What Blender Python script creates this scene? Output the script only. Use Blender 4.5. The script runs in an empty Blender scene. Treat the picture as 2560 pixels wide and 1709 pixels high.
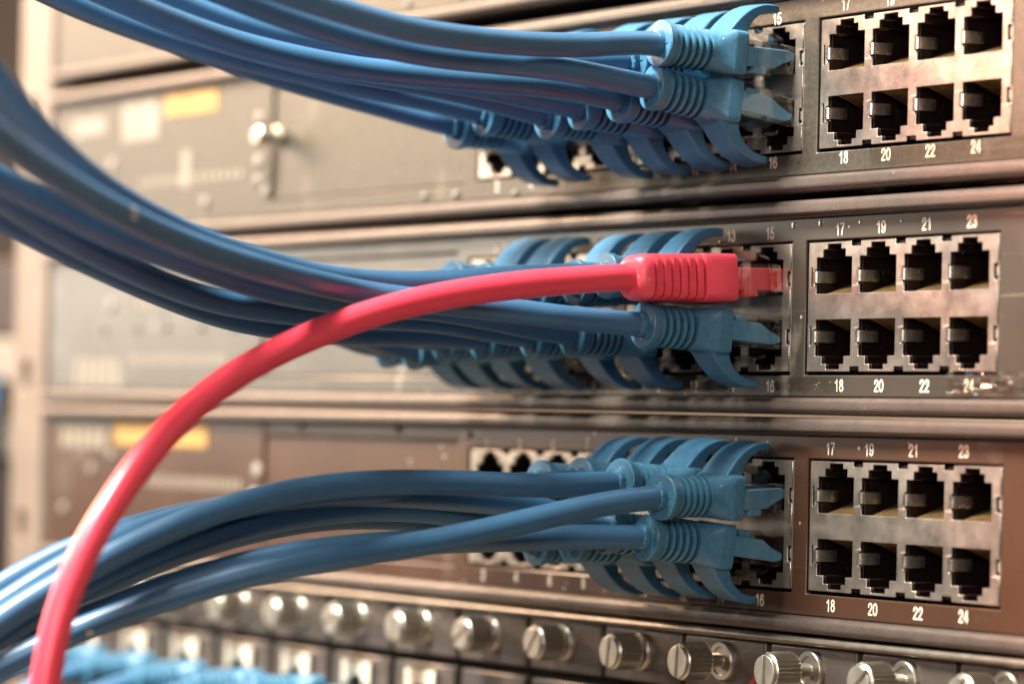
import bpy, bmesh, math, random
from mathutils import Vector, Matrix
random.seed(7)
scn = bpy.context.scene
S = 0.001                      # everything below is given in millimetres

# ------------------------------------------------------------------ camera
CAM = Vector((576.826, -438.447, -25.975))
V = Vector((-0.84264, 0.537936, 0.024138))
R2 = Vector((0.538424, 0.842338, 0.023785))
U2 = Vector((0.007538, -0.033039, 0.999426))
FPX = 8941.98
cd = bpy.data.cameras.new('camera')
cam = bpy.data.objects.new('camera', cd)
scn.collection.objects.link(cam)
m = Matrix((R2, U2, -V)).transposed().to_4x4()
m.translation = CAM * S
cam.matrix_world = m
cd.sensor_width = 36.0
cd.lens = FPX * 36 / 2560
cd.clip_start = 0.02
cd.clip_end = 60
cd.dof.use_dof = True
cd.dof.focus_distance = 0.716
cd.dof.aperture_fstop = 11.0
scn.camera = cam

# ------------------------------------------------------------------ light
w = bpy.data.worlds.new('World'); scn.world = w; w.use_nodes = True
bg = w.node_tree.nodes['Background']
bg.inputs[0].default_value = (1.0, 0.66, 0.66, 1)
bg.inputs[1].default_value = 0.055

def area(name, loc, target, size, power, col, size_y=None):
    l = bpy.data.lights.new(name, 'AREA')
    l.shape = 'RECTANGLE'; l.size = size * S; l.size_y = (size_y or size) * S
    l.energy = power; l.color = col
    o = bpy.data.objects.new(name, l); scn.collection.objects.link(o)
    o.location = Vector(loc) * S
    o.rotation_euler = (Vector(target) - Vector(loc)).to_track_quat('-Z', 'Y').to_euler()
    return o
area('window_light', (-1150, -430, 300), (-60, 0, 10), 600, 7.0, (1.0, 0.91, 0.77), 640)
area('ceiling_light', (-90, -430, 700), (-60, -20, 0), 280, 42, (1.0, 0.95, 0.86), 220)
area('room_light', (950, -900, 330), (0, 0, 0), 600, 7.0, (1.0, 0.93, 0.84), 400)
l = bpy.data.lights.new('flare_tint_spot', 'SPOT'); l.energy = 34; l.color = (1.0, 0.34, 0.20)  # added spot, no real lamp: hints at lens flare tint on left cables
l.spot_size = math.radians(36); l.spot_blend = 1.0; l.shadow_soft_size = 0.03
o = bpy.data.objects.new('flare_tint_spot', l); scn.collection.objects.link(o)
o.location = Vector((-260, -440, 230)) * S
o.rotation_euler = (Vector((25, -190, 75)) - Vector((-260, -440, 230))).to_track_quat('-Z', 'Y').to_euler()

area('flare_glow_fill', (-1150, -360, 420), (-345, 0, 95), 220, 13, (1.0, 0.60, 0.34))  # added warm fill imitating the flare glow on the upper-left plates

scn.view_settings.view_transform = 'Standard'
scn.view_settings.look = 'None'
scn.view_settings.exposure = 0.0
scn.view_settings.gamma = 1.0

# ------------------------------------------------------------------ materials
def _nodes(name):
    mt = bpy.data.materials.new(name); mt.use_nodes = True
    nt = mt.node_tree; return mt, nt, nt.nodes['Principled BSDF']

def mat(name, col, rough=0.5, metal=0.0, var=0.12, vscale=60, bump=0.0, bscale=900, rvar=0.1, scr=0.0,
        coat=0.0, spec=0.5, col2=None, specks=0.0, sscale=260, stretch=None, sss=0):
    mt, nt, p = _nodes(name)
    N, L = nt.nodes, nt.links
    tc = N.new('ShaderNodeTexCoord')
    src = tc.outputs['Object']
    if stretch:
        mp = N.new('ShaderNodeMapping'); mp.inputs['Scale'].default_value = stretch
        L.new(src, mp.inputs[0]); srcn = mp.outputs[0]
    else: srcn = src
    nz = N.new('ShaderNodeTexNoise'); nz.inputs['Scale'].default_value = vscale
    nz.inputs['Detail'].default_value = 6
    L.new(srcn, nz.inputs['Vector'])
    mx = N.new('ShaderNodeMix'); mx.data_type = 'RGBA'
    c2 = col2 or tuple(c * (1 - var * 2) for c in col)
    c1 = col if col2 else tuple(min(1, c * (1 + var)) for c in col)
    mx.inputs[6].default_value = (*c1, 1); mx.inputs[7].default_value = (*c2, 1)
    rp = N.new('ShaderNodeMapRange'); rp.inputs[1].default_value = 0.3; rp.inputs[2].default_value = 0.7
    L.new(nz.outputs[0], rp.inputs[0]); L.new(rp.outputs[0], mx.inputs[0])
    out = mx.outputs[2]
    if specks > 0:
        vo = N.new('ShaderNodeTexVoronoi'); vo.inputs['Scale'].default_value = sscale
        L.new(src, vo.inputs['Vector'])
        n3 = N.new('ShaderNodeTexNoise'); n3.inputs['Scale'].default_value = sscale * .35
        L.new(src, n3.inputs['Vector'])
        th = N.new('ShaderNodeMath'); th.operation = 'MULTIPLY_ADD'
        th.inputs[1].default_value = 0.34; th.inputs[2].default_value = -0.115
        L.new(n3.outputs[0], th.inputs[0])
        lt = N.new('ShaderNodeMath'); lt.operation = 'LESS_THAN'
        L.new(vo.outputs['Distance'], lt.inputs[0]); L.new(th.outputs[0], lt.inputs[1])
        ml = N.new('ShaderNodeMath'); ml.operation = 'MULTIPLY'; ml.inputs[1].default_value = specks
        L.new(lt.outputs[0], ml.inputs[0])
        m2 = N.new('ShaderNodeMix'); m2.data_type = 'RGBA'
        m2.inputs[7].default_value = (0.62, 0.56, 0.46, 1)
        L.new(ml.outputs[0], m2.inputs[0]); L.new(out, m2.inputs[6]); out = m2.outputs[2]
    if scr > 0:          # fine scratches and rubbed patches
        for rot, sc_, th0 in (((0, .5, 0), (20, 20, 900), .66), ((0, -.9, 0), (15, 20, 700), .68), ((0, 0, 0), (60, 60, 60), .62)):
            ms = N.new('ShaderNodeMapping'); ms.inputs['Rotation'].default_value = rot; ms.inputs['Scale'].default_value = sc_
            L.new(src, ms.inputs[0])
            ns = N.new('ShaderNodeTexNoise'); ns.inputs['Scale'].default_value = 1.0; ns.inputs['Detail'].default_value = 4
            L.new(ms.outputs[0], ns.inputs['Vector'])
            mr = N.new('ShaderNodeMapRange'); mr.inputs[1].default_value = th0; mr.inputs[2].default_value = th0 + .06; mr.inputs[4].default_value = scr
            L.new(ns.outputs[0], mr.inputs[0])
            m3 = N.new('ShaderNodeMix'); m3.data_type = 'RGBA'; m3.inputs[7].default_value = (0.42, 0.37, 0.30, 1)
            L.new(mr.outputs[0], m3.inputs[0]); L.new(out, m3.inputs[6]); out = m3.outputs[2]
    L.new(out, p.inputs['Base Color'])
    rr = N.new('ShaderNodeMapRange'); rr.inputs[3].default_value = max(0.02, rough - rvar); rr.inputs[4].default_value = rough + rvar
    n2 = N.new('ShaderNodeTexNoise'); n2.inputs['Scale'].default_value = vscale * 2.3; n2.inputs['Detail'].default_value = 5
    L.new(srcn, n2.inputs['Vector']); L.new(n2.outputs[0], rr.inputs[0]); L.new(rr.outputs[0], p.inputs['Roughness'])
    p.inputs['Metallic'].default_value = metal
    p.inputs['Specular IOR Level'].default_value = spec
    p.inputs['Coat Weight'].default_value = coat
    p.inputs['Coat Roughness'].default_value = 0.12
    if sss:
        p.inputs['Subsurface Weight'].default_value = sss
        p.inputs['Subsurface Radius'].default_value = (0.002, 0.002, 0.002)
        p.inputs['Subsurface Scale'].default_value = 0.4
    if bump > 0:
        nb = N.new('ShaderNodeTexNoise'); nb.inputs['Scale'].default_value = bscale; nb.inputs['Detail'].default_value = 3
        L.new(srcn, nb.inputs['Vector'])
        bp = N.new('ShaderNodeBump'); bp.inputs['Strength'].default_value = bump
        bp.inputs['Distance'].default_value = 0.0002
        L.new(nb.outputs[0], bp.inputs['Height']); L.new(bp.outputs[0], p.inputs['Normal'])
    return mt

def clear_mat(name, tint, fac=1.0):
    mt, nt, p = _nodes(name); N, L = nt.nodes, nt.links
    N.remove(p)
    out = [n for n in N if n.type == 'OUTPUT_MATERIAL'][0]
    tr = N.new('ShaderNodeBsdfTransparent'); tr.inputs[0].default_value = (*tint, 1)
    gl = N.new('ShaderNodeBsdfGlossy'); gl.inputs['Roughness'].default_value = 0.09
    gl.inputs[0].default_value = (1, 1, 1, 1)
    fr = N.new('ShaderNodeFresnel'); fr.inputs[0].default_value = 1.6
    ma = N.new('ShaderNodeMath'); ma.operation = 'MULTIPLY_ADD'
    ma.inputs[1].default_value = 1.2 * fac; ma.inputs[2].default_value = 0.015
    tc = N.new('ShaderNodeTexCoord')
    nb = N.new('ShaderNodeTexNoise'); nb.inputs['Scale'].default_value = 150
    L.new(tc.outputs['Object'], nb.inputs['Vector'])
    bp = N.new('ShaderNodeBump'); bp.inputs['Strength'].default_value = 0.25; bp.inputs['Distance'].default_value = 0.0004
    L.new(nb.outputs[0], bp.inputs['Height']); L.new(bp.outputs[0], gl.inputs['Normal'])
    L.new(fr.outputs[0], ma.inputs[0])
    ge = N.new('ShaderNodeNewGeometry')
    iv = N.new('ShaderNodeMath'); iv.operation = 'SUBTRACT'; iv.inputs[0].default_value = 1.0; iv.use_clamp = True
    L.new(ge.outputs['Backfacing'], iv.inputs[1])
    m2 = N.new('ShaderNodeMath'); m2.operation = 'MULTIPLY'; m2.use_clamp = True
    L.new(iv.outputs[0], m2.inputs[0]); L.new(ma.outputs[0], m2.inputs[1])
    mx = N.new('ShaderNodeMixShader')
    L.new(m2.outputs[0], mx.inputs[0]); L.new(tr.outputs[0], mx.inputs[1]); L.new(gl.outputs[0], mx.inputs[2])
    L.new(mx.outputs[0], out.inputs[0])
    return mt

M = {}
M['plate_top'] = mat('matte_olive_plate', (0.085, 0.073, 0.055), 0.42, 0.35, var=.15, vscale=900, bump=.45, bscale=2600, specks=.5, scr=.12)
M['plate_mid'] = mat('glossy_olive_plate', (0.070, 0.057, 0.043), 0.32, 0.2, var=.12, vscale=40, bump=.06, bscale=700, specks=.8, sscale=180, coat=.25, scr=.3)
M['plate_bottom'] = mat('glossy_brown_plate', (0.075, 0.036, 0.020), 0.30, 0.1, var=.10, vscale=30, bump=.04, bscale=700, specks=.8, sscale=200, coat=.3, scr=.10)
M['lip'] = mat('textured_grey_lip', (0.105, 0.08, 0.066), 0.38, 0.25, var=.06, vscale=300, bump=.45, bscale=1300, specks=.25, sscale=300)
M['body'] = mat('dark_chassis', (0.035, 0.02, 0.016), 0.6)
M['shield'] = mat('tinned_steel_shield', (0.66, 0.58, 0.49), 0.33, 0.85, var=.10, vscale=190, bump=.2, bscale=1700, col2=(0.36, 0.31, 0.26), rvar=.14, scr=.15)
M['spring'] = mat('spring_steel', (0.78, 0.70, 0.58), 0.24, 0.95, vscale=500, var=.12)
M['housing'] = mat('black_plastic_housing', (0.012, 0.006, 0.005), 0.35, 0.0, vscale=300, specks=.35, sscale=900)
M['gold'] = mat('gold_contact', (0.90, 0.60, 0.26), 0.36, 1.0, vscale=200)
M['ink'] = mat('cream_print', (0.80, 0.73, 0.60), 0.6, vscale=2200, var=.12)
M['blue_cable'] = mat('blue_pvc_jacket', (0.042, 0.130, 0.245), 0.40, 0.0, var=.08, vscale=70, bump=.06, bscale=260, coat=.05, specks=.5, sscale=60)
M['blue_boot'] = mat('blue_moulded_rubber', (0.052, 0.175, 0.285), 0.40, 0.0, var=.10, vscale=700, bump=.30, bscale=2600, specks=.5, sscale=330)
M['blue_hook'] = mat('blue_moulded_hook', (0.048, 0.160, 0.280), 0.36, 0.0, var=.08, vscale=500, bump=.30, bscale=1800, specks=.3, sscale=300)
M['blue_insert'] = mat('blue_wire_insert', (0.15, 0.44, 0.76), 0.4, vscale=300)
M['red_cable'] = mat('red_pvc_jacket', (0.86, 0.062, 0.105), 0.36, 0.0, var=.05, vscale=60, bump=.12, bscale=110, coat=.15)
M['red_boot'] = mat('red_moulded_rubber', (0.88, 0.075, 0.115), 0.42, 0.0, var=.05, vscale=400, bump=.15, bscale=1500, specks=.3, sscale=300)
M['red_insert'] = mat('red_wire_insert', (0.95, 0.13, 0.15), 0.4, vscale=300, var=.04)
M['clear'] = clear_mat('clear_polycarbonate', (0.78, 0.75, 0.71), .7)
M['clear_red'] = clear_mat('pink_clear_polycarbonate', (0.86, 0.72, 0.71), .5)
M['film'] = clear_mat('crinkled_clear_film', (0.93, 0.91, 0.86), 1.6)
M['screw'] = mat('nickel_plated_screw', (0.56, 0.52, 0.45), 0.38, 1.0, vscale=200, var=.1)
M['screw_face'] = mat('brushed_screw_face', (0.68, 0.64, 0.56), 0.40, 0.9, vscale=300, var=.08)
M['card'] = mat('grey_module_plate', (0.13, 0.105, 0.09), 0.38, 0.45, var=.08, vscale=150, bump=.3, bscale=1500, specks=.3, sscale=260)
M['rail'] = mat('satin_alloy_rail', (0.22, 0.185, 0.15), 0.36, 0.55, vscale=200, bump=.3, bscale=1200)
M['white_print'] = mat('off_white_label', (0.27, 0.24, 0.20), 0.6, vscale=100)
M['faint_print'] = mat('faded_print', (0.26, 0.23, 0.18), 0.6, vscale=900)
M['yellow'] = mat('yellow_sticker', (0.45, 0.26, 0.07), 0.55, vscale=100)
M['red_mark'] = mat('red_print', (0.65, 0.05, 0.04), 0.5, vscale=100)
M['post'] = mat('beige_rack_post', (0.25, 0.19, 0.15), 0.5, 0.2, vscale=30, bump=.1)
M['wall'] = mat('cream_wall', (0.72, 0.58, 0.44), 0.8, vscale=3, var=.05)
M['floor'] = mat('beige_floor', (0.42, 0.33, 0.25), 0.7, vscale=6)
M['dark_box'] = mat('dark_rack_gear', (0.022, 0.010, 0.008), 0.5)
M['grey_gear'] = mat('pale_rack_gear', (0.30, 0.26, 0.22), 0.5)

# ------------------------------------------------------------------ helpers
def finish(name, bm, mt, parent=None, sharp=35, smooth=True, bevel=0, segs=2, local=None):
    """bm is in millimetres, world or parent-local"""
    bmesh.ops.remove_doubles(bm, verts=bm.verts, dist=1e-4)
    if mt != 'film': bmesh.ops.recalc_face_normals(bm, faces=bm.faces)
    for v in bm.verts: v.co *= S
    me = bpy.data.meshes.new(name); bm.to_mesh(me); bm.free()
    if smooth:
        for p in me.polygons: p.use_smooth = True
        me.set_sharp_from_angle(angle=math.radians(sharp))
    me.materials.append(M[mt] if isinstance(mt, str) else mt)
    o = bpy.data.objects.new(name, me); scn.collection.objects.link(o)
    if parent: o.parent = parent
    if bevel:
        b = o.modifiers.new('bevel', 'BEVEL'); b.width = bevel * S; b.segments = segs
        b.limit_method = 'ANGLE'; b.angle_limit = math.radians(40); b.harden_normals = False
    return o

def thing(name, label, cat, loc=(0, 0, 0), group=None):
    o = bpy.data.objects.new(name, None); scn.collection.objects.link(o)
    o.empty_display_size = 0.01
    o.location = Vector(loc) * S
    o['label'] = label; o['category'] = cat
    if group: o['group'] = group
    return o

def box(bm, x0, x1, y0, y1, z0, z1):
    vs = [bm.verts.new((x, y, z)) for x in (x0, x1) for y in (y0, y1) for z in (z0, z1)]
    for f in ((0, 1, 3, 2), (4, 6, 7, 5), (0, 4, 5, 1), (2, 3, 7, 6), (0, 2, 6, 4), (1, 5, 7, 3)):
        bm.faces.new([vs[i] for i in f])

def prism(bm, pts, d0, d1, axis='x'):
    """extrude a closed 2D outline; axis x: pts=(y,z); axis y: pts=(x,z)"""
    def P(p, d): return (d, p[0], p[1]) if axis == 'x' else (p[0], d, p[1])
    a = [bm.verts.new(P(p, d0)) for p in pts]; b = [bm.verts.new(P(p, d1)) for p in pts]
    n = len(pts)
    bm.faces.new(a); bm.faces.new(b[::-1])
    for i in range(n): bm.faces.new((a[i], a[(i + 1) % n], b[(i + 1) % n], b[i]))

def grid_plate(bm, rects_hole, x0, x1, z0, z1, y0, y1, fill=()):
    """flat plate with rectangular holes (rectilinear outline), real thickness"""
    xs = sorted({x0, x1, *[c for r in list(rects_hole) + list(fill) for c in r[:2] if x0 <= c <= x1]})
    zs = sorted({z0, z1, *[c for r in list(rects_hole) + list(fill) for c in r[2:] if z0 <= c <= z1]})
    def solid(i, j):
        if i < 0 or j < 0 or i >= len(xs) - 1 or j >= len(zs) - 1: return False
        xc = (xs[i] + xs[i + 1]) / 2; zc = (zs[j] + zs[j + 1]) / 2
        for r in fill:
            if r[0] < xc < r[1] and r[2] < zc < r[3]: return True
        return not any(r[0] < xc < r[1] and r[2] < zc < r[3] for r in rects_hole)
    vc = {}
    def v(i, j, k):
        if (i, j, k) not in vc: vc[(i, j, k)] = bm.verts.new((xs[i], (y0, y1)[k], zs[j]))
        return vc[(i, j, k)]
    for i in range(len(xs) - 1):
        for j in range(len(zs) - 1):
            if not solid(i, j): continue
            bm.faces.new((v(i, j, 0), v(i + 1, j, 0), v(i + 1, j + 1, 0), v(i, j + 1, 0)))
            bm.faces.new((v(i, j, 1), v(i, j + 1, 1), v(i + 1, j + 1, 1), v(i + 1, j, 1)))
            if not solid(i - 1, j): bm.faces.new((v(i, j, 0), v(i, j + 1, 0), v(i, j + 1, 1), v(i, j, 1)))
            if not solid(i + 1, j): bm.faces.new((v(i + 1, j, 0), v(i + 1, j, 1), v(i + 1, j + 1, 1), v(i + 1, j + 1, 0)))
            if not solid(i, j - 1): bm.faces.new((v(i, j, 0), v(i, j, 1), v(i + 1, j, 1), v(i + 1, j, 0)))
            if not solid(i, j + 1): bm.faces.new((v(i, j + 1, 0), v(i + 1, j + 1, 0), v(i + 1, j + 1, 1), v(i, j + 1, 1)))

def rings_loft(bm, rings, close_start=True, close_end=True):
    prev = None; first = None
    for r in rings:
        vs = [bm.verts.new(p) for p in r]
        if prev:
            n = len(vs)
            for i in range(n): bm.faces.new((prev[i], prev[(i + 1) % n], vs[(i + 1) % n], vs[i]))
        else: first = vs
        prev = vs
    if close_start: bm.faces.new(first[::-1])
    if close_end: bm.faces.new(prev)

def lathe_y(bm, prof, cx, cz, seg=40, star=0, smod=None):
    """turned shape about an axis along y; prof = [(y, r)]"""
    rings = []
    for y, r, *k in prof:
        kn = k[0] if k else 0
        ring = []
        for i in range(seg):
            t = 2 * math.pi * i / seg
            rr = r - (kn if i % 2 else 0)
            ring.append((cx + rr * math.cos(t), y, cz + rr * math.sin(t)))
        rings.append(ring)
    rings_loft(bm, rings)

def sweep(bm, pts, rad, seg=20, wob=0.0, seed=0):
    """round tube along a path of Vectors (mm)"""
    rnd = random.Random(seed)
    n = len(pts)
    T = [(pts[min(i + 1, n - 1)] - pts[max(i - 1, 0)]).normalized() for i in range(n)]
    nrm = T[0].orthogonal().normalized()
    rings = []
    for i in range(n):
        nrm = (nrm - T[i] * nrm.dot(T[i])).normalized()
        bn = T[i].cross(nrm)
        r = rad * (1 + wob * math.sin(i * .37 + seed) * math.sin(i * .13 + 2 * seed))
        rings.append([pts[i] + (nrm * math.cos(2 * math.pi * k / seg) + bn * math.sin(2 * math.pi * k / seg)) * r for k in range(seg)])
    rings_loft(bm, rings)

def catmull(P, step=2.0):
    out = []
    n = len(P)
    for i in range(n - 1):
        p0 = P[i - 1] if i else P[0] * 2 - P[1]
        p1, p2 = P[i], P[i + 1]
        p3 = P[i + 2] if i + 2 < n else P[-1] * 2 - P[-2]
        t = [0]
        for a, b in ((p0, p1), (p1, p2), (p2, p3)): t.append(t[-1] + max(1e-3, (b - a).length) ** 0.5)
        k = max(2, int((p2 - p1).length / step))
        for s in range(k):
            u = t[1] + (t[2] - t[1]) * s / k
            def L(a, b, ta, tb): return a * ((tb - u) / (tb - ta)) + b * ((u - ta) / (tb - ta))
            A1, A2, A3 = L(p0, p1, t[0], t[1]), L(p1, p2, t[1], t[2]), L(p2, p3, t[2], t[3])
            B1, B2 = L(A1, A2, t[0], t[2]), L(A2, A3, t[1], t[3])
            out.append(L(B1, B2, t[1], t[2]))
    out.append(P[-1])
    # equal spacing + smoothing
    res = [out[0]]; acc = 0
    for a, b in zip(out, out[1:]):
        d = (b - a).length
        while acc + d >= step:
            f = (step - acc) / d; a = a.lerp(b, f); res.append(a.copy()); d = (b - a).length; acc = 0
        acc += d
    res.append(out[-1])
    for _ in range(30):
        res = [res[0], res[1]] + [res[i] * .5 + (res[i - 1] + res[i + 1]) * .25 for i in range(2, len(res) - 1)] + [res[-1]]
    return res

DIG = {  # strokes of a narrow grotesque numeral, box 1 wide x 2 high
 '0': [[(.5, 2), (.2, 1.85), (.05, 1.5), (0, 1), (.05, .5), (.2, .15), (.5, 0), (.8, .15), (.95, .5), (1, 1), (.95, 1.5), (.8, 1.85), (.5, 2)]],
 '1': [[(.15, 1.5), (.45, 1.7), (.65, 2), (.65, 0)]],
 '2': [[(.05, 1.4), (.1, 1.75), (.3, 1.97), (.55, 2), (.8, 1.9), (.95, 1.6), (.9, 1.25), (.65, .9), (.25, .4), (.02, .02), (1, .02)]],
 '3': [[(.05, 1.55), (.2, 1.88), (.5, 2), (.8, 1.87), (.92, 1.55), (.8, 1.22), (.45, 1.08), (.8, .98), (1, .6), (.85, .18), (.5, 0), (.18, .12), (.02, .5)]],
 '4': [[(.98, .52), (0, .52), (.72, 2), (.72, 0)]],
 '5': [[(.92, 1.98), (.25, 1.98), (.1, 1.02), (.35, 1.22), (.65, 1.22), (.92, 1.0), (1, .62), (.88, .2), (.5, 0), (.18, .1), (.02, .45)]],
 '6': [[(.95, 1.6), (.8, 1.9), (.52, 2), (.22, 1.82), (.05, 1.4), (0, .85), (.08, .3), (.3, .03), (.55, 0), (.85, .15), (1, .6), (.88, 1.05), (.55, 1.24), (.2, 1.08), (.02, .75)]],
 '7': [[(0, 1.98), (1, 1.98), (.6, 1.2), (.4, .6), (.32, 0)]],
 '8': [[(.5, 1.1), (.2, 1.25), (.1, 1.58), (.22, 1.88), (.5, 2), (.78, 1.88), (.9, 1.58), (.8, 1.25), (.5, 1.1), (.15, .92), (0, .55), (.15, .13), (.5, 0), (.85, .13), (1, .55), (.85, .92), (.5, 1.1)]],
 '9': [[(.05, .4), (.2, .1), (.48, 0), (.78, .18), (.95, .6), (1, 1.15), (.92, 1.7), (.7, 1.97), (.45, 2), (.15, 1.85), (0, 1.4), (.12, .95), (.45, .76), (.8, .92), (.98, 1.25)]]}
def text_mesh(name, s_, x, z, height, parent, mt='ink', weight=.17):
    """printed number: flat raised strokes centred on (x, z)"""
    bm = bmesh.new(); k = height / 2; wd = .98 * k; gap = .42 * k
    tot = len(s_) * wd + (len(s_) - 1) * gap
    for q, ch in enumerate(s_):
        ox = x - tot / 2 + q * (wd + gap)
        for st in DIG[ch]:
            P = [Vector((ox + a * wd, 0, z - k + b * k)) for a, b in st]
            n = len(P)
            for i in range(n - 1):
                d = (P[i + 1] - P[i]).normalized()
                a = P[i] - d * weight * (.5 if i else .9); b = P[i + 1] + d * weight * (.5 if i < n - 2 else .9)
                nn = Vector((d.z, 0, -d.x)) * weight
                y = -.03 - .003 * (i % 3) - .001 * q
                vs = []
                for yy in (.0, y):
                    for pp in (a + nn, b + nn, b - nn, a - nn): vs.append(bm.verts.new((pp.x, yy + (.02 if yy == 0 else 0), pp.z)))
                for f in ((4, 5, 6, 7), (0, 1, 5, 4), (1, 2, 6, 5), (2, 3, 7, 6), (3, 0, 4, 7)): bm.faces.new([vs[g] for g in f])
    return finish(name, bm, mt, parent, smooth=False)

# ------------------------------------------------------------------ setting
bm = bmesh.new(); box(bm, -2600, 1500, 900, 930, -900, 1500); o = finish('back_wall', bm, 'wall', smooth=False); o['kind'] = 'structure'
bm = bmesh.new(); box(bm, -2600, 1500, -2200, 930, -930, -900); o = finish('floor', bm, 'floor', smooth=False); o['kind'] = 'structure'

# ------------------------------------------------------------------ network switches
XL, XR = -355.0, 86.0
BL = 64.7
DX = {'top': 2.54, 'middle': 0.0, 'bottom': 2.1}
DZ = {'top': 44.75, 'middle': -0.1, 'bottom': -44.0}
ROW = 5.7                                        # plug axis above / below the block's middle
def block_x(sw, b): return DX[sw] + (b - 2) * BL
def port_pos(sw, n):
    b = (n - 1) // 8; i = ((n - 1) % 8) // 2
    return Vector((block_x(sw, b) + 2.8 + 5.75 + 14 * i, 0, DZ[sw] + (ROW if n % 2 else -ROW)))

def lip_profile(zc, up):
    """rounded bezel bead; zc = edge towards the plate, up=+1 upper bead"""
    P = []
    h = 3.5
    P.append((1.5, zc)); P.append((-0.5, zc))
    for k in range(9):
        t = math.pi / 2 * (k / 8)
        P.append((-0.5 - 1.9 * math.sin(t), zc + up * (0.15 + 0.9 * (1 - math.cos(t)))))
    for k in range(9):
        t = math.pi / 2 * (k / 8)
        P.append((-2.4 + 1.7 * (1 - math.cos(t)), zc + up * (h - 1.4 + 1.4 * math.sin(t))))
    P.append((1.5, zc + up * h))
    return P

def cut_rects():
    holes = []
    for i in range(4):
        a = 2.8 + 14 * i; c = a + 5.75
        for s in (1, -1):
            def R(xa, xb, za, zb): holes.append((xa, xb, min(s * za, s * zb), max(s * za, s * zb)))
            R(a, a + 11.5, 2.6, 9.9)
            R(c - 3.6, c + 3.6, 9.9, 11.5)
            R(c - 2.2, c + 2.2, 11.5, 12.55)
            R(a - 0.7, a, 4.5, 7.5)
            if i < 3: R(a + 12.75 - 1.5, a + 12.75 + 1.5, 12.0, 13.2)
    return holes

def make_block(sw, b, parent, used):
    x0 = block_x(sw, b); zc = DZ[sw]
    bm = bmesh.new()
    holes = cut_rects()
    side = []
    for s in (1, -1):
        side.append((57.7, 58.9, s * 5.9 - 1.5, s * 5.9 + 1.5)); side.append((1.0, 1.5, s * 5.9 - 2.0, s * 5.9 + 2.0))
    grid_plate(bm, [(r[0] + x0, r[1] + x0, r[2] + zc, r[3] + zc) for r in holes + side], x0 + 0.25, x0 + 59.3, zc - 13, zc + 13, 0.35, 0.75)
    blk = finish('port_block', bm, 'shield', parent, smooth=True, bevel=.12)
    # folded right hand edge of the shield and its little lock tabs
    bm = bmesh.new()
    for za, zb in ((-12.8, -7.6), (-4.2, 4.2), (7.6, 12.8)):
        box(bm, x0 + 58.95, x0 + 59.35, 0.0, 0.34, zc + za, zc + zb)
    finish('shield_rim', bm, 'spring', blk, bevel=.1)
    bm = bmesh.new()
    for s in (1, -1):
        box(bm, x0 + 58.3, x0 + 58.95, 0.5, 1.0, zc + s * 5.9 - .9, zc + s * 5.9 + .9)
    finish('lock_tab', bm, 'white_print', blk, bevel=.1)
    # black moulded housing behind the shield
    bm = bmesh.new()
    hh = []
    for r in holes:
        if abs(r[1] - r[0] - 3.0) < .01 or abs(r[1] - r[0] - .7) < .01: continue
        hh.append(r)
    hh = [(r[0] + x0 + (.3 if r[1] - r[0] > 10 else .15), r[1] + x0 - .15, r[2] + zc, r[3] + zc) for r in hh]
    grid_plate(bm, hh, x0 + .6, x0 + 58.9, zc - 12.7, zc + 12.7, 0.95, 15)
    grid_plate(bm, [], x0 + .6, x0 + 58.9, zc - 12.7, zc + 12.7, 15.02, 16)
    finish('port_housing', bm, 'housing', blk, bevel=.15)
    for i in range(4):
        for s in (1, -1):
            n = b * 8 + i * 2 + (1 if s > 0 else 2)
            a = x0 + 2.8 + 14 * i
            # curled grounding spring on the left wall of the opening
            bm = bmesh.new()
            cz = zc + s * 6.0
            path = [(-.45, .55), (-.42, .15), (-.2, -.22), (.15, -.32), (.5, -.1), (.75, .5), (1.05, 1.6), (1.35, 2.8), (1.5, 3.6), (1.35, 4.3), (.9, 4.7)]
            th = .22
            up = []; dn = []
            for k, (px, py) in enumerate(path):
                q0 = path[max(0, k - 1)]; q1 = path[min(len(path) - 1, k + 1)]
                d = Vector((q1[0] - q0[0], q1[1] - q0[1])).normalized(); nn = Vector((-d.y, d.x)) * th / 2
                up.append((px + nn.x, py + nn.y)); dn.append((px - nn.x, py - nn.y))
            ol = up + dn[::-1]
            A = [bm.verts.new((a + p[0], p[1], cz - 1.15)) for p in ol]; Bv = [bm.verts.new((a + p[0], p[1], cz + 1.15)) for p in ol]
            nn = len(ol)
            m_ = len(path)
            for k in range(nn): bm.faces.new((A[k], A[(k + 1) % nn], Bv[(k + 1) % nn], Bv[k]))
            for k in range(m_ - 1):
                bm.faces.new((A[k], A[nn - 1 - k], A[nn - 2 - k], A[k + 1])); bm.faces.new((Bv[k], Bv[k + 1], Bv[nn - 2 - k], Bv[nn - 1 - k]))
            finish('grounding_spring', bm, 'spring', blk, sharp=50)
            if n not in used:
                bm = bmesh.new()
                for k in range(8):
                    px = a + 2.2 + k * 1.02
                    sweep(bm, [Vector((px, 1.6, zc + s * 2.5)), Vector((px, 4, zc + s * 3.3)), Vector((px, 8, zc + s * 4.9)), Vector((px, 13.5, zc + s * 6.6))], .2, 8)
                finish('contact_pins', bm, 'gold', blk)
    return blk

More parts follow.
